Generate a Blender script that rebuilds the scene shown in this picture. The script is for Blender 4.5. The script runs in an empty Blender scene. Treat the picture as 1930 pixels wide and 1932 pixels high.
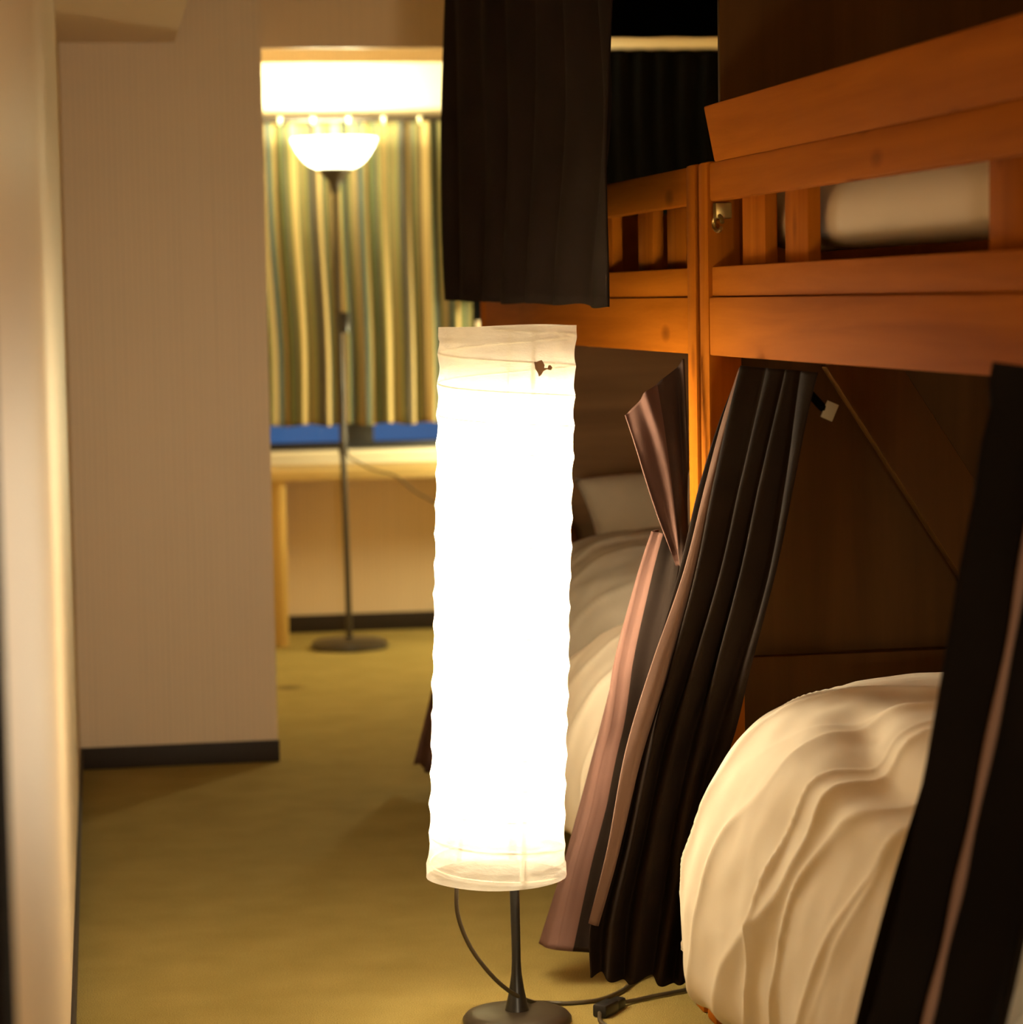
import bpy, bmesh, math, random
from mathutils import Vector, Matrix, noise

sc = bpy.context.scene
COL = sc.collection
# world frame: x to the right, y into the room, z up, floor at z = 0, camera above (0, 0)
D = {
    'A_low': [[(0.901, 4.25, 0.795), (0.932, 4.19, 0.789)], [(0.877, 4.3, 0.685), (0.915, 4.18, 0.697)], [(0.853, 4.36, 0.562), (0.905, 4.25, 0.575)], [(0.834, 4.44, 0.428), (0.906, 4.36, 0.438)], [(0.803, 4.45, 0.312), (0.89, 4.38, 0.321)], [(0.769, 4.46, 0.191), (0.865, 4.38, 0.203)], [(0.727, 4.46, 0.063), (0.836, 4.38, 0.058)]],
    'A_flap': [[(0.831, 4.165, 0.99), (0.925, 4.145, 1.077)], [(0.844, 4.145, 0.941), (0.925, 4.135, 1.008)], [(0.857, 4.135, 0.891), (0.925, 4.125, 0.932)], [(0.876, 4.135, 0.831), (0.924, 4.125, 0.856)], [(0.897, 4.145, 0.78), (0.923, 4.125, 0.792)], [(0.916, 4.165, 0.745), (0.918, 4.125, 0.745)]],
    'B': [[(0.953, 3.88, 1.072), (0.983, 3.55, 1.069)], [(0.931, 3.9, 0.992), (0.984, 3.6, 0.996)], [(0.916, 3.96, 0.884), (0.983, 3.66, 0.903)], [(0.894, 4.0, 0.75), (0.977, 3.74, 0.773)], [(0.856, 4.05, 0.604), (0.976, 3.9, 0.619)], [(0.811, 4.07, 0.459), (0.97, 3.99, 0.516)], [(0.785, 4.1, 0.301), (0.942, 4.03, 0.384)], [(0.755, 4.11, 0.18), (0.923, 4.06, 0.217)], [(0.755, 4.12, 0.087), (0.898, 4.07, 0.084)]],
    'B_edge': [[(0.942, 3.84, 1.07), (0.949, 3.84, 1.07)], [(0.921, 3.87, 0.986), (0.929, 3.87, 0.985)], [(0.906, 3.925, 0.883), (0.919, 3.925, 0.882)], [(0.881, 3.965, 0.754), (0.901, 3.965, 0.749)], [(0.841, 4.015, 0.609), (0.868, 4.02, 0.603)], [(0.8, 4.035, 0.466), (0.826, 4.04, 0.46)], [(0.773, 4.06, 0.31), (0.794, 4.07, 0.307)], [(0.743, 4.07, 0.189), (0.755, 4.09, 0.183)]],
    'C': [[(0.96, 2.7, 1.093), (0.97, 2.48, 1.098)], [(0.949, 2.7, 1.037), (0.962, 2.48, 1.046)], [(0.926, 2.7, 0.953), (0.951, 2.48, 0.969)], [(0.895, 2.7, 0.812), (0.935, 2.48, 0.838)], [(0.847, 2.7, 0.643), (0.913, 2.48, 0.68)], [(0.813, 2.71, 0.516), (0.896, 2.48, 0.564)], [(0.777, 2.71, 0.395), (0.874, 2.48, 0.452)], [(0.741, 2.71, 0.27), (0.847, 2.48, 0.336)]],
    'D': [[(0.88, 6.12, 1.059), (0.914, 5.9, 1.05)], [(0.846, 6.14, 0.762), (0.898, 5.9, 0.776)], [(0.793, 6.2, 0.445), (0.876, 5.95, 0.47)], [(0.761, 6.26, 0.247), (0.843, 6.0, 0.281)], [(0.731, 6.36, 0.047), (0.826, 6.18, 0.04)]],
    'E': [[(0.8, 5.9, 2.39), (0.842, 4.22, 2.39)], [(0.79, 5.9, 1.84), (0.838, 4.22, 1.65)], [(0.787, 5.9, 1.5), (0.832, 4.22, 1.4)], [(0.7846, 5.9, 1.176), (0.826, 4.22, 1.162)]],
}
CAM = {'F': (0.152671, 0.984974, -0.080736), 'R': (0.987847, -0.154505, -0.016944), 'U': (0.029163, 0.077168, 0.996592)}

# ------------------------------------------------------------------ helpers
def link(o):
    COL.objects.link(o)
    return o

def tag(o, label=None, cat=None, group=None, kind=None):
    if label: o['label'] = label
    if cat: o['category'] = cat
    if group: o['group'] = group
    if kind: o['kind'] = kind
    return o

def empty(name, loc=(0, 0, 0), rz=0.0):
    o = bpy.data.objects.new(name, None)
    o.location = loc
    o.rotation_euler = (0, 0, rz)
    o.empty_display_size = .05
    return link(o)

def obj(name, bm, mat, parent=None, smooth=True, angle=40):
    bmesh.ops.recalc_face_normals(bm, faces=bm.faces[:])
    me = bpy.data.meshes.new(name)
    bm.to_mesh(me)
    bm.free()
    if mat: me.materials.append(mat)
    if smooth:
        for p in me.polygons: p.use_smooth = True
        me.set_sharp_from_angle(angle=math.radians(angle))
    o = bpy.data.objects.new(name, me)
    if parent: o.parent = parent
    return link(o)

def box(bm, x0, x1, y0, y1, z0, z1, bev=0.0, M=None):
    t = bmesh.new()
    bmesh.ops.create_cube(t, size=1)
    for v in t.verts:
        v.co = Vector((x0 + (v.co.x + .5) * (x1 - x0), y0 + (v.co.y + .5) * (y1 - y0), z0 + (v.co.z + .5) * (z1 - z0)))
    if bev:
        bmesh.ops.bevel(t, geom=t.edges[:], offset=bev, segments=2, affect='EDGES', profile=.5)
    merge(bm, t, M)

def merge(bm, t, M=None):
    me = bpy.data.meshes.new('tmp')
    if M: t.transform(M)
    t.to_mesh(me)
    t.free()
    bm.from_mesh(me)
    bpy.data.meshes.remove(me)

def B(): return bmesh.new()

def boxobj(name, mat, dims, parent=None, bev=0.0, M=None):
    bm = B(); box(bm, *dims, bev=bev, M=M)
    return obj(name, bm, mat, parent)

def struct(name, mat, *dimslist, bev=0.0):
    bm = B()
    for d in dimslist: box(bm, *d, bev=bev)
    o = obj(name, bm, mat)
    o['kind'] = 'structure'
    return o

def lathe(bm, prof, n=48, c=(0, 0, 0)):
    rings = []
    for r, z in prof:
        if r < 1e-6: rings.append([bm.verts.new((c[0], c[1], c[2] + z))])
        else: rings.append([bm.verts.new((c[0] + r * math.cos(2 * math.pi * k / n), c[1] + r * math.sin(2 * math.pi * k / n), c[2] + z)) for k in range(n)])
    for a, b in zip(rings, rings[1:]):
        for k in range(n):
            k2 = (k + 1) % n
            if len(a) == 1 and len(b) == 1: continue
            if len(a) == 1: bm.faces.new((a[0], b[k2], b[k]))
            elif len(b) == 1: bm.faces.new((a[k], a[k2], b[0]))
            else: bm.faces.new((a[k], a[k2], b[k2], b[k]))

def crs(pts, n):
    """Catmull-Rom through the points, n steps per span."""
    P = [Vector(p) for p in pts]
    P = [P[0] * 2 - P[1]] + P + [P[-1] * 2 - P[-2]]
    out = []
    for i in range(1, len(P) - 2):
        a, b, c, d = P[i - 1:i + 3]
        for k in range(n):
            t = k / n
            out.append(.5 * ((2 * b) + (c - a) * t + (2 * a - 5 * b + 4 * c - d) * t * t + (3 * b - a - 3 * c + d) * t ** 3))
    out.append(P[-2].copy())
    return out

def tube(bm, pts, r, n=10, steps=8, smooth=True):
    P = crs(pts, steps) if smooth else [Vector(p) for p in pts]
    rings = []
    up = Vector((.13, .21, .97))
    for i, p in enumerate(P):
        t = (P[min(i + 1, len(P) - 1)] - P[max(i - 1, 0)]).normalized()
        a = t.cross(up)
        if a.length < 1e-3: a = t.cross(Vector((1, 0, 0)))
        a.normalize(); b = t.cross(a)
        up = b * -1 if b.dot(up) < 0 else b
        a = t.cross(up).normalized(); b = up
        rr = r(i / (len(P) - 1)) if callable(r) else r
        rings.append([bm.verts.new(p + a * rr * math.cos(2 * math.pi * k / n) + b * rr * math.sin(2 * math.pi * k / n)) for k in range(n)])
    for x, y in zip(rings, rings[1:]):
        for k in range(n):
            bm.faces.new((x[k], x[(k + 1) % n], y[(k + 1) % n], y[k]))
    bm.faces.new(rings[0]); bm.faces.new(rings[-1][::-1])

def lerp(a, b, t): return a + (b - a) * t
def sstep(a, b, x):
    t = max(0., min(1., (x - a) / (b - a)))
    return t * t * (3 - 2 * t)

def sheet(name, mat, rows, disp, nu=120, vs=10, thick=.003, parent=None, hem=None, mat2=None, split=1.0):
    """A hanging cloth between two side lines; disp(u, v) pushes it along its normal (metres)."""
    Lp = crs([r[0] for r in rows], vs); Rp = crs([r[1] for r in rows], vs)
    bm = B()
    uvl = bm.loops.layers.uv.new('UVMap')
    nv = len(Lp)
    cen = [(Lp[j] + Rp[j]) / 2 for j in range(nv)]
    G = []
    for j in range(nv):
        across = (Rp[j] - Lp[j])
        down = cen[min(j + 1, nv - 1)] - cen[max(j - 1, 0)]
        nrm = across.cross(down).normalized()
        v = j / (nv - 1)
        row = []
        for i in range(nu + 1):
            u = i / nu
            p = Lp[j] + across * u + nrm * disp(u, v)
            if hem and j == nv - 1: p.z += hem(u)
            row.append(bm.verts.new(p))
        G.append(row)
    for j in range(nv - 1):
        for i in range(nu):
            f = bm.faces.new((G[j][i], G[j][i + 1], G[j + 1][i + 1], G[j + 1][i]))
            for l, (uu, vv) in zip(f.loops, ((i, j), (i + 1, j), (i + 1, j + 1), (i, j + 1))):
                l[uvl].uv = (uu / nu, 1 - vv / (nv - 1))
    o = obj(name, bm, mat, parent, angle=180)
    if mat2:                                  # darker cloth beyond the split, painting the shaded side of the fold
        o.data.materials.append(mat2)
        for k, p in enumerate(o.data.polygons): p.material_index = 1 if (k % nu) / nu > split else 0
    m = o.modifiers.new('thickness', 'SOLIDIFY'); m.thickness = thick; m.offset = 0
    return o

# ------------------------------------------------------------------ materials
def nodes(name):
    m = bpy.data.materials.new(name)
    m.use_nodes = True
    nt = m.node_tree
    return m, nt, nt.nodes['Principled BSDF']

def plain(name, col, rough=.6, metal=0., spec=.5, sheen=0.):
    m, nt, b = nodes(name)
    b.inputs['Base Color'].default_value = (*col, 1)
    b.inputs['Roughness'].default_value = rough
    b.inputs['Metallic'].default_value = metal
    b.inputs['Specular IOR Level'].default_value = spec
    if sheen:
        b.inputs['Sheen Weight'].default_value = sheen
        b.inputs['Sheen Roughness'].default_value = .5
    return m

def N(nt, t, **kw):
    n = nt.nodes.new(t)
    for k, v in kw.items():
        if k in n.inputs: n.inputs[k].default_value = v
        else: setattr(n, k, v)
    return n

def ramp(nt, stops, interp='LINEAR'):
    n = nt.nodes.new('ShaderNodeValToRGB')
    n.color_ramp.interpolation = interp
    e = n.color_ramp.elements
    while len(e) < len(stops): e.new(.5)
    for el, (p, c) in zip(e, stops):
        el.position = p; el.color = (*c, 1)
    return n

def wallpaper(name, col, axis='X'):
    m, nt, b = nodes(name)
    L = nt.links.new
    tc = N(nt, 'ShaderNodeTexCoord')
    w = N(nt, 'ShaderNodeTexWave', wave_type='BANDS', bands_direction=axis)
    w.inputs['Scale'].default_value = 22.; w.inputs['Distortion'].default_value = .6
    w.inputs['Detail'].default_value = 2.
    L(tc.outputs['Object'], w.inputs['Vector'])
    mp = N(nt, 'ShaderNodeMapping'); mp.inputs['Scale'].default_value = (140, 140, 1.2)
    ns = N(nt, 'ShaderNodeTexNoise', Scale=1., Detail=2.)
    L(tc.outputs['Object'], mp.inputs['Vector']); L(mp.outputs['Vector'], ns.inputs['Vector'])
    mx = N(nt, 'ShaderNodeMath', operation='ADD')
    L(w.outputs['Fac'], mx.inputs[0]); L(ns.outputs['Fac'], mx.inputs[1])
    r = ramp(nt, [(.3, tuple(c * .87 for c in col)), (1.2 / 1.6, col)])
    L(mx.outputs[0], r.inputs['Fac']); L(r.outputs['Color'], b.inputs['Base Color'])
    bp = N(nt, 'ShaderNodeBump', Strength=.12, Distance=.002)
    L(mx.outputs[0], bp.inputs['Height']); L(bp.outputs['Normal'], b.inputs['Normal'])
    b.inputs['Roughness'].default_value = .5
    b.inputs['Specular IOR Level'].default_value = .5
    return m

def wood(name, c0, c1, axis=1, rough=.42, knots=True, scale=1.):
    m, nt, b = nodes(name)
    L = nt.links.new
    tc = N(nt, 'ShaderNodeTexCoord')
    mp = N(nt, 'ShaderNodeMapping')
    s = [26 * scale] * 3; s[axis] = 1.3 * scale
    mp.inputs['Scale'].default_value = s
    L(tc.outputs['Object'], mp.inputs['Vector'])
    ns = N(nt, 'ShaderNodeTexNoise', Scale=1., Detail=5., Roughness=.6, Distortion=.5)
    L(mp.outputs['Vector'], ns.inputs['Vector'])
    r = ramp(nt, [(.3, c0), (.7, c1)])
    L(ns.outputs['Fac'], r.inputs['Fac'])
    last = r.outputs['Color']
    if knots:
        mk = N(nt, 'ShaderNodeMapping')
        s = [9.] * 3; s[axis] = 4.
        mk.inputs['Scale'].default_value = s
        L(tc.outputs['Object'], mk.inputs['Vector'])
        vo = N(nt, 'ShaderNodeTexVoronoi', Scale=1.)
        L(mk.outputs['Vector'], vo.inputs['Vector'])
        kr = ramp(nt, [(.0, (.25, .2, .18)), (.1, (.6, .55, .5)), (.16, (1, 1, 1))])
        L(vo.outputs['Distance'], kr.inputs['Fac'])
        mm = N(nt, 'ShaderNodeMix', data_type='RGBA', blend_type='MULTIPLY')
        mm.inputs['Factor'].default_value = .75
        L(last, mm.inputs['A']); L(kr.outputs['Color'], mm.inputs['B'])
        last = mm.outputs['Result']
    L(last, b.inputs['Base Color'])
    b.inputs['Roughness'].default_value = rough
    b.inputs['Specular IOR Level'].default_value = .05
    bp = N(nt, 'ShaderNodeBump', Strength=.1, Distance=.002)
    L(ns.outputs['Fac'], bp.inputs['Height']); L(bp.outputs['Normal'], b.inputs['Normal'])
    return m

def cloth(name, c0, c1=None, rough=.9, scale=900., sheen=.0, noise_scale=6.):
    c1 = c1 or tuple(c * 1.15 for c in c0)
    m, nt, b = nodes(name)
    L = nt.links.new
    tc = N(nt, 'ShaderNodeTexCoord')
    n1 = N(nt, 'ShaderNodeTexNoise', Scale=noise_scale, Detail=3.)
    n2 = N(nt, 'ShaderNodeTexNoise', Scale=scale, Detail=1.)
    L(tc.outputs['Object'], n1.inputs['Vector']); L(tc.outputs['Object'], n2.inputs['Vector'])
    r = ramp(nt, [(.35, c0), (.65, c1)])
    L(n1.outputs['Fac'], r.inputs['Fac']); L(r.outputs['Color'], b.inputs['Base Color'])
    bp = N(nt, 'ShaderNodeBump', Strength=.15, Distance=.001)
    L(n2.outputs['Fac'], bp.inputs['Height']); L(bp.outputs['Normal'], b.inputs['Normal'])
    b.inputs['Roughness'].default_value = rough
    b.inputs['Specular IOR Level'].default_value = .05
    if sheen:
        b.inputs['Sheen Weight'].default_value = sheen
        b.inputs['Sheen Roughness'].default_value = .4
    return m

def carpet():
    m, nt, b = nodes('carpet_pile')
    L = nt.links.new
    tc = N(nt, 'ShaderNodeTexCoord')
    n1 = N(nt, 'ShaderNodeTexNoise', Scale=7., Detail=4.)
    n2 = N(nt, 'ShaderNodeTexNoise', Scale=420., Detail=2.)
    L(tc.outputs['Object'], n1.inputs['Vector']); L(tc.outputs['Object'], n2.inputs['Vector'])
    r1 = ramp(nt, [(.3, CARPET0), (.7, CARPET1)])
    L(n1.outputs['Fac'], r1.inputs['Fac'])
    r2 = ramp(nt, [(.3, (.72, .72, .72)), (.7, (1.1, 1.1, 1.1))])
    L(n2.outputs['Fac'], r2.inputs['Fac'])
    mm = N(nt, 'ShaderNodeMix', data_type='RGBA', blend_type='MULTIPLY'); mm.inputs['Factor'].default_value = 1.
    L(r1.outputs['Color'], mm.inputs['A']); L(r2.outputs['Color'], mm.inputs['B'])
    # a small dark spot on the carpet beside the wall corner
    sp = N(nt, 'ShaderNodeVectorMath', operation='DISTANCE'); sp.inputs[1].default_value = (.545, 8.06, 0)
    L(tc.outputs['Object'], sp.inputs[0])
    r3 = ramp(nt, [(.0, (.45, .4, .35)), (.03, (.55, .5, .45)), (.07, (1, 1, 1))])
    L(sp.outputs['Value'], r3.inputs['Fac'])
    m2 = N(nt, 'ShaderNodeMix', data_type='RGBA', blend_type='MULTIPLY'); m2.inputs['Factor'].default_value = 1.
    L(mm.outputs['Result'], m2.inputs['A']); L(r3.outputs['Color'], m2.inputs['B'])
    L(m2.outputs['Result'], b.inputs['Base Color'])
    bp = N(nt, 'ShaderNodeBump', Strength=.5, Distance=.004)
    L(n2.outputs['Fac'], bp.inputs['Height']); L(bp.outputs['Normal'], b.inputs['Normal'])
    b.inputs['Roughness'].default_value = .95
    b.inputs['Specular IOR Level'].default_value = .1
    return m

def shade_mat(name, tcol, refl, clear, wrinkle=True, scale=(30, 30, 60)):
    """Thin light-passing paper or glass: part of the light goes straight through, part is scattered."""
    m, nt, b = nodes(name)
    L = nt.links.new
    nt.nodes.remove(b)
    out = nt.nodes['Material Output']
    tc = N(nt, 'ShaderNodeTexCoord')
    tr = N(nt, 'ShaderNodeBsdfTranslucent'); tr.inputs['Color'].default_value = (*tcol, 1)
    df = N(nt, 'ShaderNodeBsdfDiffuse'); df.inputs['Color'].default_value = (*refl, 1)
    cl = N(nt, 'ShaderNodeBsdfTransparent')
    ad = N(nt, 'ShaderNodeAddShader')
    L(tr.outputs[0], ad.inputs[0]); L(df.outputs[0], ad.inputs[1])
    mx = N(nt, 'ShaderNodeMixShader'); mx.inputs[0].default_value = clear
    L(ad.outputs[0], mx.inputs[1]); L(cl.outputs[0], mx.inputs[2])
    L(mx.outputs[0], out.inputs['Surface'])
    if wrinkle:
        mp = N(nt, 'ShaderNodeMapping'); mp.inputs['Scale'].default_value = scale
        L(tc.outputs['Object'], mp.inputs['Vector'])
        ns = N(nt, 'ShaderNodeTexNoise', Scale=1., Detail=5., Roughness=.65)
        L(mp.outputs['Vector'], ns.inputs['Vector'])
        r = ramp(nt, [(.3, tuple(c * .82 for c in tcol)), (.7, tuple(min(1, c * 1.12) for c in tcol))])
        L(ns.outputs['Fac'], r.inputs['Fac']); L(r.outputs['Color'], tr.inputs['Color'])
        bp = N(nt, 'ShaderNodeBump', Strength=.5, Distance=.004)
        L(ns.outputs['Fac'], bp.inputs['Height'])
        L(bp.outputs['Normal'], tr.inputs['Normal']); L(bp.outputs['Normal'], df.inputs['Normal'])
    return m

def emit(name, col, s):
    m, nt, b = nodes(name)
    b.inputs['Base Color'].default_value = (1, 1, 1, 1)
    b.inputs['Emission Color'].default_value = (*col, 1)
    b.inputs['Emission Strength'].default_value = s
    return m

CARPET0, CARPET1 = (.30, .225, .065), (.36, .27, .085)
WALLC = (.68, .53, .35)
M_wall = wallpaper('ribbed_beige_wallpaper', WALLC, 'X')
M_wall_side = wallpaper('ribbed_beige_wallpaper_side', WALLC, 'Y')
M_ceil = plain('ceiling_paint', (.62, .52, .36), .8)
M_floor = carpet()
M_base = plain('dark_vinyl_baseboard', (.024, .015, .009), .6, spec=.25)
M_unlit = plain('black_unlit_board', (.006, .004, .003), .95, spec=.02)  # black that stands in for the unlit wall end
M_white = plain('cream_painted_board', (.82, .74, .55), .5)
M_pine = wood('orange_pine', (.27, .074, .003), (.38, .112, .006), rough=.85)
M_pine_v = wood('orange_pine_upright', (.27, .074, .003), (.38, .112, .006), axis=2, rough=.85)
M_panel = wood('dark_plywood', (.055, .024, .005), (.085, .037, .008), axis=2, rough=.6, knots=False, scale=.6)
M_panel_h = wood('brown_plywood', (.16, .085, .035), (.24, .13, .055), axis=0, rough=.6, knots=False, scale=.7)
M_desk = wood('pale_pine', (.62, .45, .17), (.74, .56, .25), axis=0, rough=.5, knots=False)
M_deskleg = wood('pale_pine_upright', (.60, .40, .12), (.70, .50, .18), axis=2, rough=.5)
M_black = plain('black_lamp_metal', (.012, .011, .010), .35, .0)
M_bronze = plain('dark_bronze_metal', (.045, .034, .020), .38, .2)
M_cord = plain('brown_black_cord', (.05, .035, .015), .5)
M_rail = plain('dark_rail', (.03, .02, .012), .4)
M_hook = plain('cream_plastic', (.75, .68, .45), .4)
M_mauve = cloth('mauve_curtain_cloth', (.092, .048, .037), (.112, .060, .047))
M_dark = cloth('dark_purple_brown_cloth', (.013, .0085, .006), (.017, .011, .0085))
M_blackcloth = cloth('blackout_cloth', (.0022, .002, .0016), (.003, .0026, .002))
M_foot = cloth('brown_curtain_cloth', (.014, .0085, .0055), (.019, .0115, .0075))
M_mauve_shade = cloth('shaded_mauve_cloth', (.040, .024, .018), (.052, .031, .024))  # mauve darkened for the shaded half of the flap
M_black2 = cloth('black_brown_cloth', (.006, .004, .003), (.008, .0055, .004), sheen=.04)
for n_ in ('blackout_cloth', 'black_brown_cloth'): bpy.data.materials[n_].node_tree.nodes['Principled BSDF'].inputs['Specular IOR Level'].default_value = .03
M_duvet = cloth('white_cotton', (.78, .69, .54), (.82, .73, .58), noise_scale=3.)
M_duvet_shade = cloth('shaded_duvet_cloth', (.36, .32, .25), (.42, .37, .29))  # duvet shade put into the colour
M_mattress = cloth('mattress_ticking', (.55, .47, .35))
M_pillow = cloth('pillow_cotton', (.60, .52, .38))
M_brown = cloth('red_brown_cloth', (.14, .05, .025))
M_brass = plain('dull_brass', (.35, .24, .08), .35, .9)
M_tag = plain('white_fabric_tag', (.30, .26, .17), .8)
M_litfold = cloth('lit_fold_cloth', (.17, .10, .075), (.20, .12, .09))  # lighter cloth colour for curtain folds that catch the light
M_paper = shade_mat('washi_paper', (.235, .222, .196), (.55, .52, .47), .25)
M_glass = shade_mat('opal_glass', (.42, .41, .39), (.25, .24, .22), .34, wrinkle=False)
M_burn = shade_mat('brown_scorch', (.20, .14, .095), (.2, .13, .08), .0, wrinkle=False)
M_bulb = emit('lit_bulb', (1, .78, .5), 14.)
M_frame = plain('dark_window_frame', (.018, .015, .012), .5)

def stripes():
    m, nt, b = nodes('striped_curtain_cloth')
    L = nt.links.new
    uv = N(nt, 'ShaderNodeUVMap', uv_map='UVMap')
    sx = N(nt, 'ShaderNodeSeparateXYZ'); L(uv.outputs['UV'], sx.inputs[0])
    mul = N(nt, 'ShaderNodeMath', operation='MULTIPLY'); mul.inputs[1].default_value = 3.0
    fr = N(nt, 'ShaderNodeMath', operation='FRACT')
    L(sx.outputs['X'], mul.inputs[0]); L(mul.outputs[0], fr.inputs[0])
    cr, ol, sl, br, gr, tl, tn = (.62, .46, .20), (.26, .24, .10), (.085, .085, .072), (.16, .115, .055), (.20, .235, .10), (.10, .125, .105), (.40, .30, .14)
    seq = [(cr, 3), (gr, 1.5), (tn, 1.5), (ol, 3), (sl, 2.5), (br, 1), (sl, 1), (cr, 2), (tl, 1.5), (ol, 2), (br, 2), (cr, 3.5), (tn, 1), (gr, 1), (sl, 2), (tl, 1), (ol, 2), (tn, 2.5), (br, 1), (tl, 2.5), (ol, 1), (cr, 1.5), (br, 1.5), (gr, 2), (sl, 1.5), (ol, 2.5)]
    tot = sum(w for _, w in seq); p = 0; st = []
    for c, w in seq:
        st.append((p / tot, c)); p += w
    st = [(p_, tuple(v * .74 for v in c_)) for p_, c_ in st]
    r = ramp(nt, st, 'CONSTANT')
    L(fr.outputs[0], r.inputs['Fac'])
    tc = N(nt, 'ShaderNodeTexCoord')
    n2 = N(nt, 'ShaderNodeTexNoise', Scale=500., Detail=1.)
    L(tc.outputs['Object'], n2.inputs['Vector'])
    bp = N(nt, 'ShaderNodeBump', Strength=.2, Distance=.001)
    L(n2.outputs['Fac'], bp.inputs['Height']); L(bp.outputs['Normal'], b.inputs['Normal'])
    L(r.outputs['Color'], b.inputs['Base Color'])
    b.inputs['Roughness'].default_value = .9
    b.inputs['Specular IOR Level'].default_value = .1
    return m
M_stripe = stripes()

def window_glass():
    m, nt, b = nodes('window_glass')
    L = nt.links.new
    nt.nodes.remove(b)
    out = nt.nodes['Material Output']
    t = N(nt, 'ShaderNodeBsdfTransparent'); g = N(nt, 'ShaderNodeBsdfGlossy'); g.inputs['Roughness'].default_value = .03
    fr = N(nt, 'ShaderNodeFresnel', IOR=1.45)
    mx = N(nt, 'ShaderNodeMixShader')
    L(fr.outputs[0], mx.inputs[0]); L(t.outputs[0], mx.inputs[1]); L(g.outputs[0], mx.inputs[2])
    L(mx.outputs[0], out.inputs['Surface'])
    return m
M_pane = window_glass()

# ------------------------------------------------------------------ the room
XL, XR, YF, YN, ZC = -.072, 2.26, 9.40, -1.6, 2.42
struct('floor', M_floor, (-1.6, 2.5, -1.7, 9.6, -.1, 0))
struct('ceiling', M_ceil, (-1.6, 2.5, -1.7, 9.6, ZC, ZC + .1))
struct('wall_left', M_wall_side, (XL - .12, XL, 1.88, 7.45, 0, ZC))
struct('wall_entry', M_wall, (-1.6, XL - .12, 7.33, 7.45, 0, ZC))
struct('wall_outer', M_wall_side, (-1.72, -1.6, -1.7, 7.45, 0, ZC))
struct('wall_middle', M_wall, (XL, .43, 6.77, 7.45, 0, ZC))
struct('wall_alcove', M_wall_side, (-.02, .10, 7.45, 9.6, 0, ZC))
struct('wall_right', M_wall_side, (XR, XR + .12, -1.7, 9.6, 0, ZC))
struct('wall_back', M_wall, (-1.72, XR + .12, YN - .12, YN, 0, ZC))
# far wall with its window hole: x .38-1.34, z .655-1.83
struct('wall_far', M_wall, (.10, .38, YF, 9.56, 0, ZC), (1.34, XR, YF, 9.56, 0, ZC), (.38, 1.34, YF, 9.56, 0, .64), (.38, 1.34, YF, 9.56, 1.80, ZC))
struct('baseboard_middle', M_base, (XL + .001, .434, 6.758, 6.77, 0, .055), bev=.001)
struct('trim_5', M_unlit, (XL - .13, XL + .002, 1.70, 1.88, 0, 2.05), (-1.6, XL - .13, 1.80, 1.84, 0, 2.05))  # matte black slab added so the wall end looks unlit
struct('baseboard_left', M_base, (XL, XL + .006, 1.88, 6.758, 0, .055), bev=.001)
struct('baseboard_far', M_base, (.10, XR, YF - .012, YF, 0, .062), bev=.001)
struct('trim_1', M_wall, (.10, 1.20, 7.50, 7.53, 1.886, ZC))            # header beam in front of the window bay
struct('trim_2', M_wall_side, (XL, .2155, 2.6, 6.77, 1.832, ZC))    # low boxed soffit along the left wall
bm = B()
box(bm, .14, 1.30, 9.255, 9.275, 1.836, 2.0)
box(bm, .14, 1.30, 9.275, YF, 1.98, 2.0)
box(bm, .14, 1.30, 9.245, 9.29, 1.818, 1.8345, bev=.002)
o = obj('trim_3', bm, M_white); tag(o, 'cream pelmet board with a lower lip above the striped window curtain', 'pelmet', kind='structure')
struct('trim_4', M_white, (.30, 1.42, 9.345, YF + .09, .6245, .652), (.32, 1.40, 9.355, YF, .600, .6225), bev=.002)   # window sill

# window: frame, mullion, two panes
w = empty('window_1', (0, 0, 0)); tag(w, kind='structure')
bm = B()
for d in ((.38, 1.34, 9.43, 9.50, .652, .674), (.38, 1.34, 9.43, 9.50, 1.76, 1.80), (.38, .42, 9.43, 9.50, .674, 1.76), (1.30, 1.34, 9.43, 9.50, .674, 1.76)):
    box(bm, *d, bev=.003)
obj('window_frame', bm, M_frame, w)
boxobj('mullion', M_frame, (.855, .968, 9.425, 9.495, .674, 1.76), w, .003)
boxobj('pane', M_pane, (.42, .855, 9.462, 9.466, .674, 1.76), w)
boxobj('pane', M_pane, (.968, 1.30, 9.462, 9.466, .674, 1.76), w)

# ------------------------------------------------------------------ striped window curtain and its rail
rl = empty('curtain_rail', (.9, 9.20, 1.80))
tag(rl, 'dark narrow curtain rail under the cream pelmet, carrying the striped window curtain', 'curtain rail')
boxobj('track', M_rail, (-.55, .46, -.010, .012, -.006, .012), rl, .002)
for hx in (.6414, .7551, .8785, 1.0005, 1.1267, 1.245):
    bm = B()
    lathe(bm, [(.001, -.017), (.003, -.014), (.005, -.006), (.0085, .002), (.009, .008), (.001, .010)], 12, (hx - .9, -.016, 0))
    obj('runner', bm, M_hook, rl)
HK = [.52, .6414, .7551, .8785, 1.0005, 1.1267, 1.245]
def wdisp(u, v):
    a = .5 + .5 * sstep(0, .3, v)
    x = u * 11.5
    s = math.sin(2 * math.pi * x / 1.0 + 1.1 * math.sin(x * .9) + .5 * v)
    s2 = math.sin(2 * math.pi * x * 1.9 + 2.0 + .8 * math.sin(3 * v + x))
    n = noise.noise(Vector((u * 9, v * 1.2, 3.1)))
    return (.016 * s + .005 * s2 + .012 * n) * a
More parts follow.
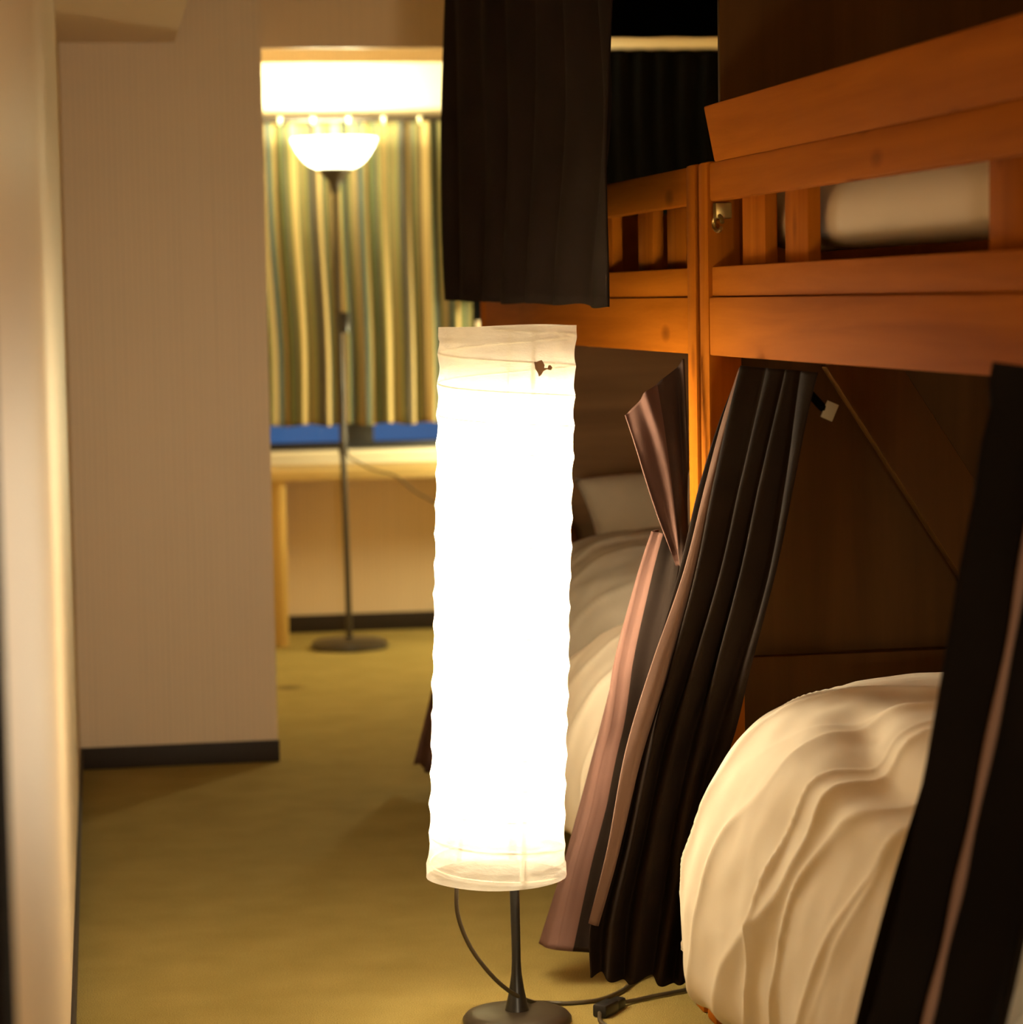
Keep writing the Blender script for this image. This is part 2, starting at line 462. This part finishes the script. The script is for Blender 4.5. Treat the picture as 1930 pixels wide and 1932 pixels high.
wc = sheet('window_curtain', M_stripe, [[(.36, 9.243, 1.790), (1.313, 9.243, 1.798)], [(.37, 9.243, 1.45), (1.308, 9.243, 1.45)], [(.40, 9.246, 1.05), (1.306, 9.246, 1.05)], [(.40, 9.248, .747), (1.306, 9.248, .744)]], wdisp, nu=260, vs=12, thick=.002,
           hem=lambda u: .004 * math.sin(40 * u))
tag(wc, 'striped tan, olive and slate pleated curtain hanging over the window behind the tall lamp', 'curtain')

# ------------------------------------------------------------------ desk under the window
dk = empty('desk', (.95, 9.15, 0))
tag(dk, 'long pale pine desk under the window, against the far wall', 'desk')
boxobj('tabletop', M_desk, (-.55, 1.1, -.15, .235, .570, .604), dk, .002)
boxobj('leg_panel', M_deskleg, (-.362, -.330, -.135, .23, 0, .570), dk, .0015)
boxobj('leg_panel', M_deskleg, (.95, .985, -.135, .23, 0, .570), dk, .0015)
boxobj('side_board', M_deskleg, (-.52, -.362, -.125, -.10, 0, .570), dk, .0015)

# ------------------------------------------------------------------ torchiere by the window
fl = empty('floor_lamp', (.82, 8.94, 0))
tag(fl, 'tall dark uplighter lamp with a glowing white glass bowl, before the striped curtain', 'lamp')
bm = B(); lathe(bm, [(0, .034), (.02, .034), (.06, .032), (.118, .026), (.130, .018), (.132, .004), (.128, 0), (0, 0)], 56)
obj('base', bm, M_bronze, fl)
bm = B(); tube(bm, [(0, 0, .03), (-.002, 0, .25), (-.005, 0, .50), (-.008, .0, .68)], .0105, 14); obj('pole', bm, M_bronze, fl)
bm = B(); tube(bm, [(-.008, 0, .68), (-.009, 0, .85), (-.0105, 0, 1.11)], .0105, 14); obj('pole', bm, M_bronze, fl)
bm = B(); tube(bm, [(-.0105, 0, 1.11), (-.013, 0, 1.35), (-.015, 0, 1.565)], .0095, 14); obj('pole', bm, M_bronze, fl)
for z, x in ((.68, -.008), (1.11, -.0105)):
    bm = B(); lathe(bm, [(.0, -.022), (.0125, -.022), (.014, -.016), (.014, .016), (.0125, .022), (0, .022)], 18, (x, 0, z)); obj('collar', bm, M_bronze, fl)
bm = B(); lathe(bm, [(0, -.036), (.012, -.034), (.016, -.02), (.016, .02), (.012, .034), (0, .036)], 14, (.006, -.010, 1.105)); obj('cord_switch', bm, M_black, fl)
bm = B(); lathe(bm, [(0, -.055), (.012, -.05), (.016, -.03), (.026, -.008), (.042, .010), (.056, .026), (.058, .034), (.05, .036), (0, .03)], 40, (-.015, 0, 1.588))
obj('socket_cup', bm, M_bronze, fl)
bm = B(); lathe(bm, [(.03, .0), (.058, .002), (.080, .011), (.097, .023), (.112, .039), (.125, .058), (.136, .078), (.1445, .097), (.1465, .104), (.1435, .104), (.1325, .078), (.1215, .059), (.1085, .041), (.094, .026), (.078, .015), (.056, .006), (.03, .004)], 64, (-.015, 0, 1.617))
obj('glass_bowl', bm, M_glass, fl)
bm = B(); lathe(bm, [(0, .0), (.012, .002), (.014, .03), (.028, .055), (.030, .072), (.02, .09), (0, .097)], 24, (-.015, 0, 1.622))
obj('bulb', bm, M_bulb, fl)
bm = B(); tube(bm, [(0.006, -.02, 1.10), (.004, -.014, .95), (.002, -.013, .75), (.006, -.03, .66), (.04, -.04, .634), (.085, -.04, .609), (.163, -.04, .584), (.225, -.04, .534), (.287, -.04, .497), (.40, -.02, .43), (.48, .1, .25), (.50, .2, .06), (.52, .43, .03)], .0032, 8)
obj('cord', bm, M_cord, fl)

# ------------------------------------------------------------------ paper floor lamp in the middle
pl = empty('paper_floor_lamp', (.647, 4.205, 0))
tag(pl, 'glowing white paper cylinder lamp on a thin black pole in the middle of the aisle', 'lamp')
bm = B(); lathe(bm, [(0, .019), (.03, .019), (.07, .016), (.084, .012), (.089, .006), (.089, .001), (.085, 0), (0, 0)], 64); obj('base', bm, M_bronze, pl)
bm = B(); lathe(bm, [(.02, .018), (.017, .03), (.012, .055), (.0085, .08), (.0075, .10), (.007, .26)], 24)
tube(bm, [(0, 0, .10), (-.003, 0, .30), (-.006, 0, .60), (-.008, 0, .64)], .007, 16)
obj('pole', bm, M_black, pl)
# the shade hangs a little crooked: its axis leans from (-.030, 0, .2436) to (.0035, 0, 1.134)
Z0, Z1, RS = .2436, 1.1345, .1115
def axis(z):
    t = (z - Z0) / (Z1 - Z0)
    return Vector((lerp(-.0305, .0035, t), 0, 0))
PITCH = .0485
random.seed(5)
bm = B()
nz, na = 230, 120
G = []
for j in range(nz + 1):
    z = Z0 + (Z1 - Z0) * j / nz
    row = []
    for k in range(na):
        a = 2 * math.pi * k / na
        ph = (z / PITCH + a / (2 * math.pi)) % 1.0
        scal = abs(math.sin(math.pi * ph))                    # paper sags in between the wire turns
        n = noise.noise(Vector((math.cos(a) * 2.2, math.sin(a) * 2.2, z * 26)))
        n2 = noise.noise(Vector((math.cos(a) * 7, math.sin(a) * 7, z * 70)))
        endf = 1 if Z0 + .02 < z < Z1 - .02 else .4
        r = RS - .0030 * scal * endf + .0018 * n * endf + .0008 * n2
        r += .003 * sstep(.06, .0, z - Z0) - .0 
        c = axis(z)
        row.append(bm.verts.new((c.x + r * math.cos(a), r * math.sin(a), z + .0022 * noise.noise(Vector((math.cos(a), math.sin(a), z * 3))))))
    G.append(row)
for j in range(nz):
    for k in range(na):
        k2 = (k + 1) % na
        bm.faces.new((G[j][k], G[j][k2], G[j + 1][k2], G[j + 1][k]))
sh = obj('paper_shade', bm, M_paper, pl, angle=180)
# wire spiral inside the paper
bm = B()
pts = []
turns = (Z1 - Z0 - .01) / PITCH
ns = int(turns * 40)
for i in range(ns + 1):
    z = Z0 + .004 + (Z1 - Z0 - .008) * i / ns
    a = -2 * math.pi * (z / PITCH)
    c = axis(z)
    pts.append((c.x + (RS - .0030) * math.cos(a), (RS - .0030) * math.sin(a), z))
tube(bm, pts, .0011, 5, smooth=False)
obj('wire_spiral', bm, M_hook, sh)
# pasted overlap strip of the paper, seen as a faint upright seam
bm = B()
rows = []
for j in range(121):
    z = Z0 + .004 + (Z1 - Z0 - .008) * j / 120
    c = axis(z)
    rows.append([bm.verts.new((c.x + (RS - .0052) * math.cos(t), (RS - .0052) * math.sin(t), z)) for t in (math.radians(-76 + d) for d in (-2.3, 0, 2.3))])
for a_, b_ in zip(rows, rows[1:]):
    for k in range(2): bm.faces.new((a_[k], a_[k + 1], b_[k + 1], b_[k]))
obj('paper_seam', bm, M_paper, sh)
# leaf-shaped brown scorch mark near the top right
def blot(pts, mat, name, parent):
    bm = B()
    for th in (0, .0004):
        vs = []
        for dx, dz in pts:
            z = 1.068 + dz
            x = dx
            c = axis(z)
            lx = .041 + x - c.x
            y = -math.sqrt(max(1e-6, (RS + .0022 + th) ** 2 - lx ** 2))
            vs.append(bm.verts.new((c.x + lx, y, z)))
        bm.faces.new(vs)
    return obj(name, bm, mat, parent, smooth=False)
blot([(-.0135, .011), (-.009, .0105), (-.006, .012), (-.001, .0135), (.002, .009), (.004, .005), (.003, .001), (.009, .0005), (.0105, .0045), (.014, .005), (.0175, .001), (.015, -.003), (.011, -.0025), (.008, -.0015), (.002, -.004), (-.002, -.010), (-.006, -.0125), (-.0075, -.007), (-.012, 0)], M_burn, 'scorch_mark', sh)
# holder and bulb inside
bm = B()
for k in range(3):
    a = 2 * math.pi * k / 3 + .4
    c = axis(1.12)
    tube(bm, [(-.008, 0, .64), (.4 * .1 * math.cos(a) - .004, .04 * math.sin(a), .9), (c.x + .106 * math.cos(a), .106 * math.sin(a), 1.125)], .0016, 6)
obj('shade_holder', bm, M_hook, pl)
bm = B(); lathe(bm, [(0, -.01), (.013, 0), (.014, .03), (.03, .06), (.031, .08), (.02, .10), (0, .108)], 24, (-.008, 0, .65)); obj('bulb', bm, M_bulb, pl)
bm = B(); tube(bm, [(-.075, -.03, .40), (-.095, -.048, .30), (-.103, -.055, .235), (-.101, -.055, .190), (-.081, -.054, .138), (-.047, -.05, .09), (-.012, -.03, .055), (.03, .04, .02), (.06, .08, .006), (.10, .075, .004), (.152, .085, .004), (.20, .13, .005), (.26, .22, .006), (.40, .32, .005)], .0036, 9)
cd = obj('cord', bm, M_cord, pl)

# extension socket lying on the carpet
ex = empty('extension_socket', (.80, 4.215, 0), math.radians(50))
tag(ex, 'small black plug socket lying on the carpet right of the paper lamp base', 'plug socket')
bm = B(); box(bm, -.030, .016, -.013, .013, .0, .022, bev=.004); obj('body', bm, M_black, ex)
bm = B(); box(bm, .016, .046, -.010, .010, .001, .019, bev=.004); obj('plug', bm, M_black, ex)
bm = B(); tube(bm, [(-.028, 0, .009), (-.06, -.02, .004), (-.09, -.06, .004), (-.16, -.14, .004)], .0035, 8); obj('cord', bm, M_cord, ex)
bm = B(); tube(bm, [(.045, 0, .009), (.07, -.004, .005), (.12, -.025, .005), (.19, -.06, .005), (.30, -.12, .005)], .0035, 8); obj('cord', bm, M_cord, ex)

# ------------------------------------------------------------------ bunk beds
BL, BW, RZ = 2.07, 1.06, math.atan(.025)
def bx(lst, bev=.003):
    bm = B()
    for d in lst: box(bm, *d, bev=bev)
    return bm
bed = empty('bunk_bed', (.9536, 4.155, 0), RZ)
PW = .055
for x in (0, BW - PW):
    for y in (-BL, -PW):
        obj('post', bx([(x, x + PW, y, y + PW, 0, 1.388)], .005), M_pine_v, bed)
y0, y1 = -BL + PW, -PW
for nm, x in (('front', 0.002), ('rear', BW - .030)):
    obj('side_rail', bx([(x, x + .028, y0, y1, 1.083, 1.175)]), M_pine, bed)
    obj('mattress_board', bx([(x + .005, x + .026, y0, y1, 1.1755, 1.223)]), M_pine, bed)
    obj('guard_rail', bx([(x + .002, x + .026, y0, y1, 1.325, 1.386)], .005), M_pine, bed)
    obj('lower_side_rail', bx([(x, x + .028, y0, y1, .16, .27)]), M_pine, bed)
for a, b in ((-.295, -.167), (-.515, -.400), (-1.34, -1.23), (-1.67, -1.555), (-1.903, -1.775)):
    obj('slat', bx([(.0265, .0465, a, b, 1.19, 1.36)]), M_pine_v, bed)
for y in (-.040, -BL + .018):
    obj('end_board', bx([(PW, BW - PW, y, y + .022, 1.10, 1.37)]), M_pine, bed)
    obj('lower_end_board', bx([(PW, BW - PW, y, y + .022, .18, .597)]), M_panel, bed)
obj('bed_base', bx([(.031, BW - .031, y0, y1, 1.092, 1.110)]), M_pine, bed)
obj('lower_bed_base', bx([(.031, BW - .031, y0, y1, .24, .265)]), M_pine, bed)
tag(bed, 'nearer orange pine bunk bed at the right, with a tilted board along its top', 'bunk bed', 'pine bunk beds along the right')
shared = [c for c in bed.children]
bed2 = bed.copy(); link(bed2)
bed2.location = (.9016, 6.252, 0)
for c in shared:
    d = c.copy(); d.parent = bed2; link(d)
bed2['label'] = 'farther orange pine bunk bed, standing behind the paper lamp'
# only the nearer bed: tilted extra guard board, inner diagonal brace, brass hook
Mt = Matrix.Translation((.012, 0, 1.386)) @ Matrix.Rotation(math.radians(-11), 4, 'Y')
obj('tilted_guard_board', bx([(-.008, .012, -BL + .08, -.088, 0, .088)], .003), M_pine, bed).matrix_local = Mt
bm = B()
p0, p1 = Vector((1.131, 0, 1.062)), Vector((1.43, 0, .605))
ang = math.atan2(p1.z - p0.z, p1.x - p0.x)
Ln = (p1 - p0).length
Mb = Matrix.Translation((p0.x - .9536, -.105, p0.z)) @ Matrix.Rotation(-ang, 4, 'Y')
box(bm, 0, Ln, 0, .03, 0, .105, bev=.003, M=Mb)
obj('diagonal_brace', bm, M_panel, bed)
bm = B()
tube(bm, [(.010 + .0 * k, -.085 - .026 * math.cos(k * .55), 1.290 + .012 * math.sin(k * .55)) for k in range(11)], .0034, 8)
box(bm, .004, .030, -.095, -.075, 1.297, 1.322, bev=.002)
obj('hook', bm, M_brass, bed)

# plywood partitions at the bed ends
pa = empty('partition', (.975, 4.1575, 0), RZ)
tag(pa, 'tall dark plywood partition standing at the far end of the nearer bunk bed', 'partition')
boxobj('panel', M_panel, (.018, 1.22, .001, .016, .01, 2.2), pa, .001)
pb = empty('partition', (.885, 6.262, 0), RZ)
tag(pb, 'low brown plywood panel at the head of the farther lower bunk, behind the pillow', 'partition')
boxobj('panel', M_panel_h, (.0, 1.25, .001, .018, .0, 1.075), pb, .001)

# ------------------------------------------------------------------ bedding
def bedding(name, mat, loc, rz, L, prof, f, n_l=120, n_s=150, end=.07, thick=.012, endr=.10):
    """A padded cover: section prof (x out from the bed face, z) swept along y in [-L, 0]; f(y, s) lifts it along its normal."""
    P = [(p.x, p.z) for p in crs([(a, 0, b) for a, b in prof], 24)]
    d = [0.]
    for a, b in zip(P, P[1:]): d.append(d[-1] + math.hypot(b[0] - a[0], b[1] - a[1]))
    S = d[-1]
    def at(s):
        s *= S
        i = max(0, min(len(d) - 2, next((k for k in range(len(d) - 1) if d[k + 1] >= s), len(d) - 2)))
        t = (s - d[i]) / max(1e-6, d[i + 1] - d[i])
        x, z = lerp(P[i][0], P[i + 1][0], t), lerp(P[i][1], P[i + 1][1], t)
        tx, tz = P[i + 1][0] - P[i][0], P[i + 1][1] - P[i][1]
        l = math.hypot(tx, tz) or 1
        return x, z, tz / l, -tx / l
    bm = B(); G = []
    for j in range(n_l + 1):
        y = -L * j / n_l
        e = min(-y, L + y) / end
        k = 0 if e >= 1 else 1 - math.sqrt(max(0., 1 - (1 - e) ** 2))
        row = []
        for i in range(n_s + 1):
            s = i / n_s
            x, z, nx, nz = at(s)
            q = f(y, s) - k * endr
            row.append(bm.verts.new((x + nx * q, y, z + nz * q)))
        G.append(row)
    for j in range(n_l):
        for i in range(n_s):
            bm.faces.new((G[j][i], G[j][i + 1], G[j + 1][i + 1], G[j + 1][i]))
    o = obj(name, bm, mat, angle=180)
    o.location = loc; o.rotation_euler = (0, 0, rz)
    m = o.modifiers.new('thickness', 'SOLIDIFY'); m.thickness = thick; m.offset = -1
    return o

def crease(y, s, seed, amp=1.):
    v = Vector((y * 3.2 + seed, s * 4.2, seed * .37))
    big = noise.noise(v) * .020
    # long folds running down and forward on the hanging side
    w = (y * 9.0 - s * 7.5) + 1.6 * noise.noise(Vector((y * 2 + seed, s * 3, 1.7)))
    r = 1 - abs(math.sin(w * 1.15))
    fold = (r ** 3) * .014 * (.5 + noise.noise(Vector((y * 2.5, s * 2.5, seed + 5))))
    w2 = (y * 17.0 - s * 9) + 2.2 * noise.noise(Vector((y * 4 + seed, s * 5, 4.2)))
    fold2 = ((1 - abs(math.sin(w2))) ** 3) * .008
    fine = noise.noise(v * 5) * .004
    return (big + fold + fold2 + fine) * amp

LOWER = [(.97, .52), (.80, .54), (.50, .56), (.28, .60), (.13, .595), (.045, .565), (-.020, .505), (-.068, .42), (-.096, .33), (-.110, .23), (-.108, .165), (-.085, .140)]
def f1(y, s):
    q = crease(y, s, 2.3)
    # a deep hollow along the upper edge
    yy = -.50 - y
    q -= .030 * math.exp(-((s - .655 - .03 * math.sin(y * 6)) / .028) ** 2) * sstep(-.25, -.05, yy) * sstep(.6, .25, yy)
    q += .016 * math.exp(-((s - .72) / .03) ** 2) * sstep(-.25, .1, yy)
    return q
dv = bedding('duvet', M_duvet, (.953, 3.985, 0), RZ, 1.75, LOWER, f1, n_l=300, n_s=300, end=.20, endr=.09)
tag(dv, 'crumpled white duvet spilling over the side of the nearer lower bunk', 'duvet', 'white duvets on the lower bunks')
LOWER2 = [(.97, .50), (.70, .52), (.40, .54), (.20, .55), (.09, .535), (.01, .475), (-.040, .39), (-.066, .31), (-.076, .22), (-.072, .165), (-.055, .145)]
dv2 = bedding('duvet', M_duvet, (.915, 5.40, 0), RZ, .91, LOWER2, lambda y, s: crease(y, s, 8.8, .7), end=.12, endr=.07)
tag(dv2, 'white duvet lit bright on the farther lower bunk, right behind the paper lamp', 'duvet', 'white duvets on the lower bunks')
GREY = [(.80, .63), (.60, .65), (.40, .67), (.22, .675), (.10, .65), (.03, .60), (-.005, .55), (-.03, .50), (-.045, .46)]
gb = bedding('shaded_duvet', M_duvet_shade, (.925, 5.80, 0), RZ, .78, GREY, lambda y, s: crease(y, s, 15.1, .8) - .03 * sstep(-.4, -.78, y), end=.16, endr=.055, n_l=80, n_s=90)  # a shaded fold of the duvet, its shade painted as grey cloth
tag(gb, 'grey rumpled fold coloured as shaded duvet, between the pillow and the white duvet of the farther lower bunk', 'shaded_duvet')

def pillow(name, mat, loc, rot, sx, sy, sz, seed):
    bm = B()
    bmesh.ops.create_grid(bm, x_segments=40, y_segments=28, size=1)
    top = [v for v in bm.verts]
    r = bmesh.ops.duplicate(bm, geom=bm.verts[:] + bm.edges[:] + bm.faces[:])
    low = [g for g in r['geom'] if isinstance(g, bmesh.types.BMVert)]
    for vs, sg in ((top, 1), (low, -1)):
        for v in vs:
            x, y = v.co.x, v.co.y
            h = max(0, (1 - abs(x) ** 2.6) * (1 - abs(y) ** 2.6)) ** .55
            px = x * (1 - .06 * (1 - y * y)); py = y * (1 - .07 * (1 - x * x))
            n = noise.noise(Vector((x * 2 + seed, y * 2, sg))) * .16 * h
            v.co = Vector((px * sx / 2, py * sy / 2, sg * sz / 2 * h * (1 + n)))
    bmesh.ops.remove_doubles(bm, verts=bm.verts[:], dist=.0008)
    o = obj(name, bm, mat, angle=180)
    o.location = loc; o.rotation_euler = rot
    return o
pw = pillow('pillow', M_pillow, (1.39, 6.03, .645), (math.radians(38), 0, .03), .56, .34, .16, 3)
tag(pw, 'pale pillow leaning on the brown headboard panel of the farther lower bunk', 'pillow')
cu = pillow('cushion', M_brown, (1.03, 6.0, .60), (math.radians(30), 0, .05), .12, .22, .12, 9)
tag(cu, 'small red-brown cushion tucked left of the pale pillow', 'cushion')
def mattress(name, loc, z0, z1, label, grp):
    bm = B(); box(bm, .11, BW - .05, -BL + .08, -.08, z0, z1, bev=.03)
    o = obj(name, bm, M_mattress); o.location = loc; o.rotation_euler = (0, 0, RZ)
    tag(o, label, 'mattress', grp)
mattress('mattress', bed.location, .267, .37, 'cream mattress under the white duvet of the nearer lower bunk', 'mattresses of the lower bunks')
mattress('mattress', bed2.location, .267, .34, 'cream mattress under the pillow and shaded fold of the farther lower bunk', 'mattresses of the lower bunks')
UP = [(.95, 1.28), (.70, 1.31), (.35, 1.35), (.16, 1.366), (.095, 1.352), (.066, 1.318), (.058, 1.285), (.062, 1.262), (.085, 1.247), (.13, 1.242)]
up = bedding('duvet', M_duvet, (.9536, 4.045, 0), RZ, 1.8, UP, lambda y, s: crease(y, s, 31., .12) , end=.10, endr=.05, n_l=70, n_s=80)
tag(up, 'white duvet on the upper bunk, showing through the gap of the guard rail', 'duvet')
bm = B(); box(bm, .16, BW - .05, -BL + .08, -.16, 1.112, 1.155, bev=.02)
o = obj('mattress', bm, M_mattress); o.location = bed.location; o.rotation_euler = (0, 0, RZ)
tag(o, 'cream mattress on the nearer upper bunk, behind its side boards', 'mattress')

# ------------------------------------------------------------------ bunk curtains
def pleat(n, amp, seed, taper=(1, 1), sharp=1.0):
    def d(u, v):
        x = u * n + .35 * noise.noise(Vector((u * 3 + seed, v * 1.5, 0))) + .12 * math.sin(3 * v + seed)
        s = math.sin(2 * math.pi * x)
        s = math.copysign(abs(s) ** sharp, s)
        k = noise.noise(Vector((u * 2.2, v * 2.0, seed))) * .6
        return amp * lerp(taper[0], taper[1], v) * (s * (.8 + .5 * noise.noise(Vector((u * 4 + 7, v, seed)))) + k)
    return d
def adisp(u, v):
    a = lerp(.030, .050, v)
    return (-a * math.sin(math.pi / 2 * u / .42) if u < .42 else -a + (a + .0) * sstep(.36, 1.05, u)) + .006 * noise.noise(Vector((u * 6, v * 2.5, 4.4)))
ca = sheet('bunk_curtain', M_mauve, D['A_low'], adisp, nu=110, vs=14, mat2=M_dark, split=.60)  # dark cloth past the split stands for the side turned from the lamp
tag(ca, 'mauve curtain of the farther lower bunk, folded and hanging right of the paper lamp', 'curtain')
fp = sheet('turned_flap', M_mauve, D['A_flap'], pleat(1.4, .012, 2.0, (1.2, .3)), nu=70, vs=12, parent=ca, mat2=M_mauve_shade, split=.55)  # right half darkened by colour to look shaded
cb = sheet('bunk_curtain', M_foot, D['B'], pleat(4.0, .020, 9.1, (.7, 1.1)), nu=170, vs=12, hem=lambda u: .006 * math.sin(13 * u))
te = sheet('lit_edge_strip', M_litfold, D['B_edge'], lambda u, v: -.012 * math.sin(math.pi * u) + .004 * noise.noise(Vector((u * 3, v * 4, 1.))), nu=24, vs=12, parent=cb)  # paler strip laid on to paint the lamplit leading edge
tag(cb, 'dark brown gathered curtain sweeping down at the foot of the nearer lower bunk', 'curtain')
bm = B()
tube(bm, [(.992, 3.66, 1.045), (.996, 3.62, 1.03), (1.0, 3.60, 1.02), (1.003, 3.598, 1.018)], .006, 8)
st = obj('tie_strap', bm, M_blackcloth, cb)
bm = B(); box(bm, -.009, .009, -.0012, .0012, -.0125, .0125, bev=.0005, M=Matrix.Translation((1.010, 3.595, 1.014)) @ Matrix.Rotation(math.radians(24), 4, 'Y'))
tg = obj('fabric_tag', bm, M_tag, cb); tg['label'] = 'small white fabric tag'
def cdisp(u, v):
    r = .46 + .02 * math.sin(2.2 * v)
    return -.050 * math.exp(-abs(u - r) / .045) + .018 * math.sin(9 * u + .6 * v) + .010 * noise.noise(Vector((u * 5, v * 3, 2.2)))
cc = sheet('bunk_curtain', M_black2, D['C'], cdisp, nu=160, vs=12)
Hl = [Vector(r[0]).lerp(Vector(r[1]), .47) + Vector((-.010, -.045, 0)) for r in D['C']]
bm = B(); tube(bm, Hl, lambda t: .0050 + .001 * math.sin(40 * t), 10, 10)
obj('lit_fold_tube', bm, M_litfold, cc)  # paler tube added to paint a lit fold down the black cloth
tag(cc, 'black curtain slanting down over the nearer lower bunk at the right edge', 'curtain')
cd2 = sheet('bunk_curtain', M_mauve, D['D'], pleat(2.5, .018, 12.2, (.6, 1)), nu=60, vs=10)
tag(cd2, 'dark curtain hem peeping out left of the paper lamp, near the floor', 'curtain')
ce = sheet('bunk_curtain', M_dark, D['E'], pleat(6.0, .022, 21.5, (.9, 1)), nu=200, vs=14, hem=lambda u: .006 * noise.noise(Vector((u * 14, 0, 1))))
tag(ce, 'long dark curtain hanging from the ceiling, its hem just above the paper lamp', 'curtain')
cf = sheet('bunk_curtain', M_blackcloth, [[(1.30, 9.17, 2.036), (2.24, 9.17, 2.036)], [(1.30, 9.17, 1.6), (2.24, 9.17, 1.6)], [(1.30, 9.17, 1.1), (2.24, 9.17, 1.1)]], pleat(12, .015, 3.3), nu=220, vs=10)
cf.name = 'blackout_curtain'
tag(cf, 'black curtain hanging from the cream bar, between the long dark curtain and the nearer bunk', 'curtain')
cr = empty('curtain_rail', (1.7, 9.15, 2.05))  # cream bar made up for the lamplit strip of wall below the header
tag(cr, 'cream bar made up for the lit wall strip, high up between the long dark curtain and the plywood partition', 'curtain rail')
boxobj('track', M_white, (-.42, .55, -.012, .012, -.012, .018), cr, .003)
va = sheet('shadow_sheet', M_blackcloth, [[(1.02, 6.33, 2.41), (2.22, 6.30, 2.41)], [(1.02, 6.33, 2.1), (2.22, 6.30, 2.1)], [(1.02, 6.33, 1.798), (2.22, 6.30, 1.798)]], pleat(9, .010, 7.7), nu=120, vs=8)  # black sheet added where the header only lies in shadow
tag(va, 'dark sheet added for the shadowed header, hanging from the ceiling above the cream bar', 'shadow_sheet')

# ------------------------------------------------------------------ light
def point(name, loc, power, col, r):
    l = bpy.data.lights.new(name, 'POINT')
    l.energy = power; l.color = col; l.shadow_soft_size = r
    o = bpy.data.objects.new(name, l); o.location = loc
    return link(o)
def sideways(o, up, down):
    """Tall paper cylinder: most of its light leaves level; less goes up past the top ring than down."""
    o.data.use_nodes = True
    nt = o.data.node_tree
    em = nt.nodes['Emission']
    g = N(nt, 'ShaderNodeNewGeometry'); sx = N(nt, 'ShaderNodeSeparateXYZ')
    m = N(nt, 'ShaderNodeMath', operation='MULTIPLY'); q = N(nt, 'ShaderNodeMath', operation='SUBTRACT'); q.inputs[0].default_value = 1.
    mr = N(nt, 'ShaderNodeMapRange'); mr.inputs['From Min'].default_value = -.1; mr.inputs['From Max'].default_value = .1
    mr.inputs['To Min'].default_value = down; mr.inputs['To Max'].default_value = up
    pw_ = N(nt, 'ShaderNodeMath', operation='POWER')
    L = nt.links.new
    L(g.outputs['Incoming'], sx.inputs[0])
    L(sx.outputs['Z'], m.inputs[0]); L(sx.outputs['Z'], m.inputs[1]); L(sx.outputs['Z'], mr.inputs['Value'])
    L(m.outputs[0], q.inputs[1]); L(q.outputs[0], pw_.inputs[0]); L(mr.outputs['Result'], pw_.inputs[1]); L(pw_.outputs[0], em.inputs['Strength'])
WARM = (1, .85, .60)
PLW = 136.
for z, k in ((.43, .19), (.60, .27), (.78, .28), (.955, .26)):
    sideways(point('paper_lamp_light', (.647 + axis(z).x, 4.205, z), PLW * k, WARM, .07), 5., .9)
for k in range(4):
    point('bowl_lamp_light', (.805 + .085 * math.cos(k * 1.571 + .785), 8.94 + .085 * math.sin(k * 1.571 + .785), 1.708), 13., (1, .92, .54), .028)
# a further lamp stands out of sight beyond the farther bunk
sideways(point('hidden_lamp_light', (1.86, 8.80, .80), 82., (1, .92, .54), .10), 2.0, .6)
# an unseen fill light without a lamp body, added behind the camera
point('rear_fill_light', (.45, -.3, .75), 115., WARM, .11)
wd = bpy.data.worlds.new('dusk'); sc.world = wd
wd.use_nodes = True
nt = wd.node_tree
bg = nt.nodes['Background']
tc = N(nt, 'ShaderNodeTexCoord')
ns = N(nt, 'ShaderNodeTexNoise', Scale=9., Detail=2.)
nt.links.new(tc.outputs['Generated'], ns.inputs['Vector'])
r = ramp(nt, [(.35, (.028, .072, .18)), (.65, (.05, .12, .28))])
nt.links.new(ns.outputs['Fac'], r.inputs['Fac']); nt.links.new(r.outputs['Color'], bg.inputs['Color'])
bg.inputs['Strength'].default_value = 1.

# ------------------------------------------------------------------ camera: 5000 px focal length on a 1930 px wide frame
cam = bpy.data.cameras.new('camera')
co = link(bpy.data.objects.new('camera', cam))
Fv, Rv, Uv = Vector(CAM['F']), Vector(CAM['R']), Vector(CAM['U'])
mw = Matrix((Rv, Uv, -Fv)).transposed().to_4x4()
mw.translation = (0, 0, 1.18)
co.matrix_world = mw
cam.sensor_fit = 'HORIZONTAL'
cam.sensor_width = 36.
cam.lens = 36. * 5000 / 1930
cam.clip_start = .01
cam.dof.use_dof = True
cam.dof.focus_distance = 4.15
cam.dof.aperture_fstop = 4.6
sc.camera = co

sc.view_settings.view_transform = 'Standard'
sc.view_settings.look = 'None'
sc.view_settings.gamma = 1
sc.view_settings.exposure = 0
sc.view_settings.use_curve_mapping = False
sc.cycles.use_denoising = True
sc.cycles.max_bounces = 12
sc.cycles.diffuse_bounces = 6
sc.cycles.transparent_max_bounces = 12
sc.cycles.sample_clamp_indirect = 6
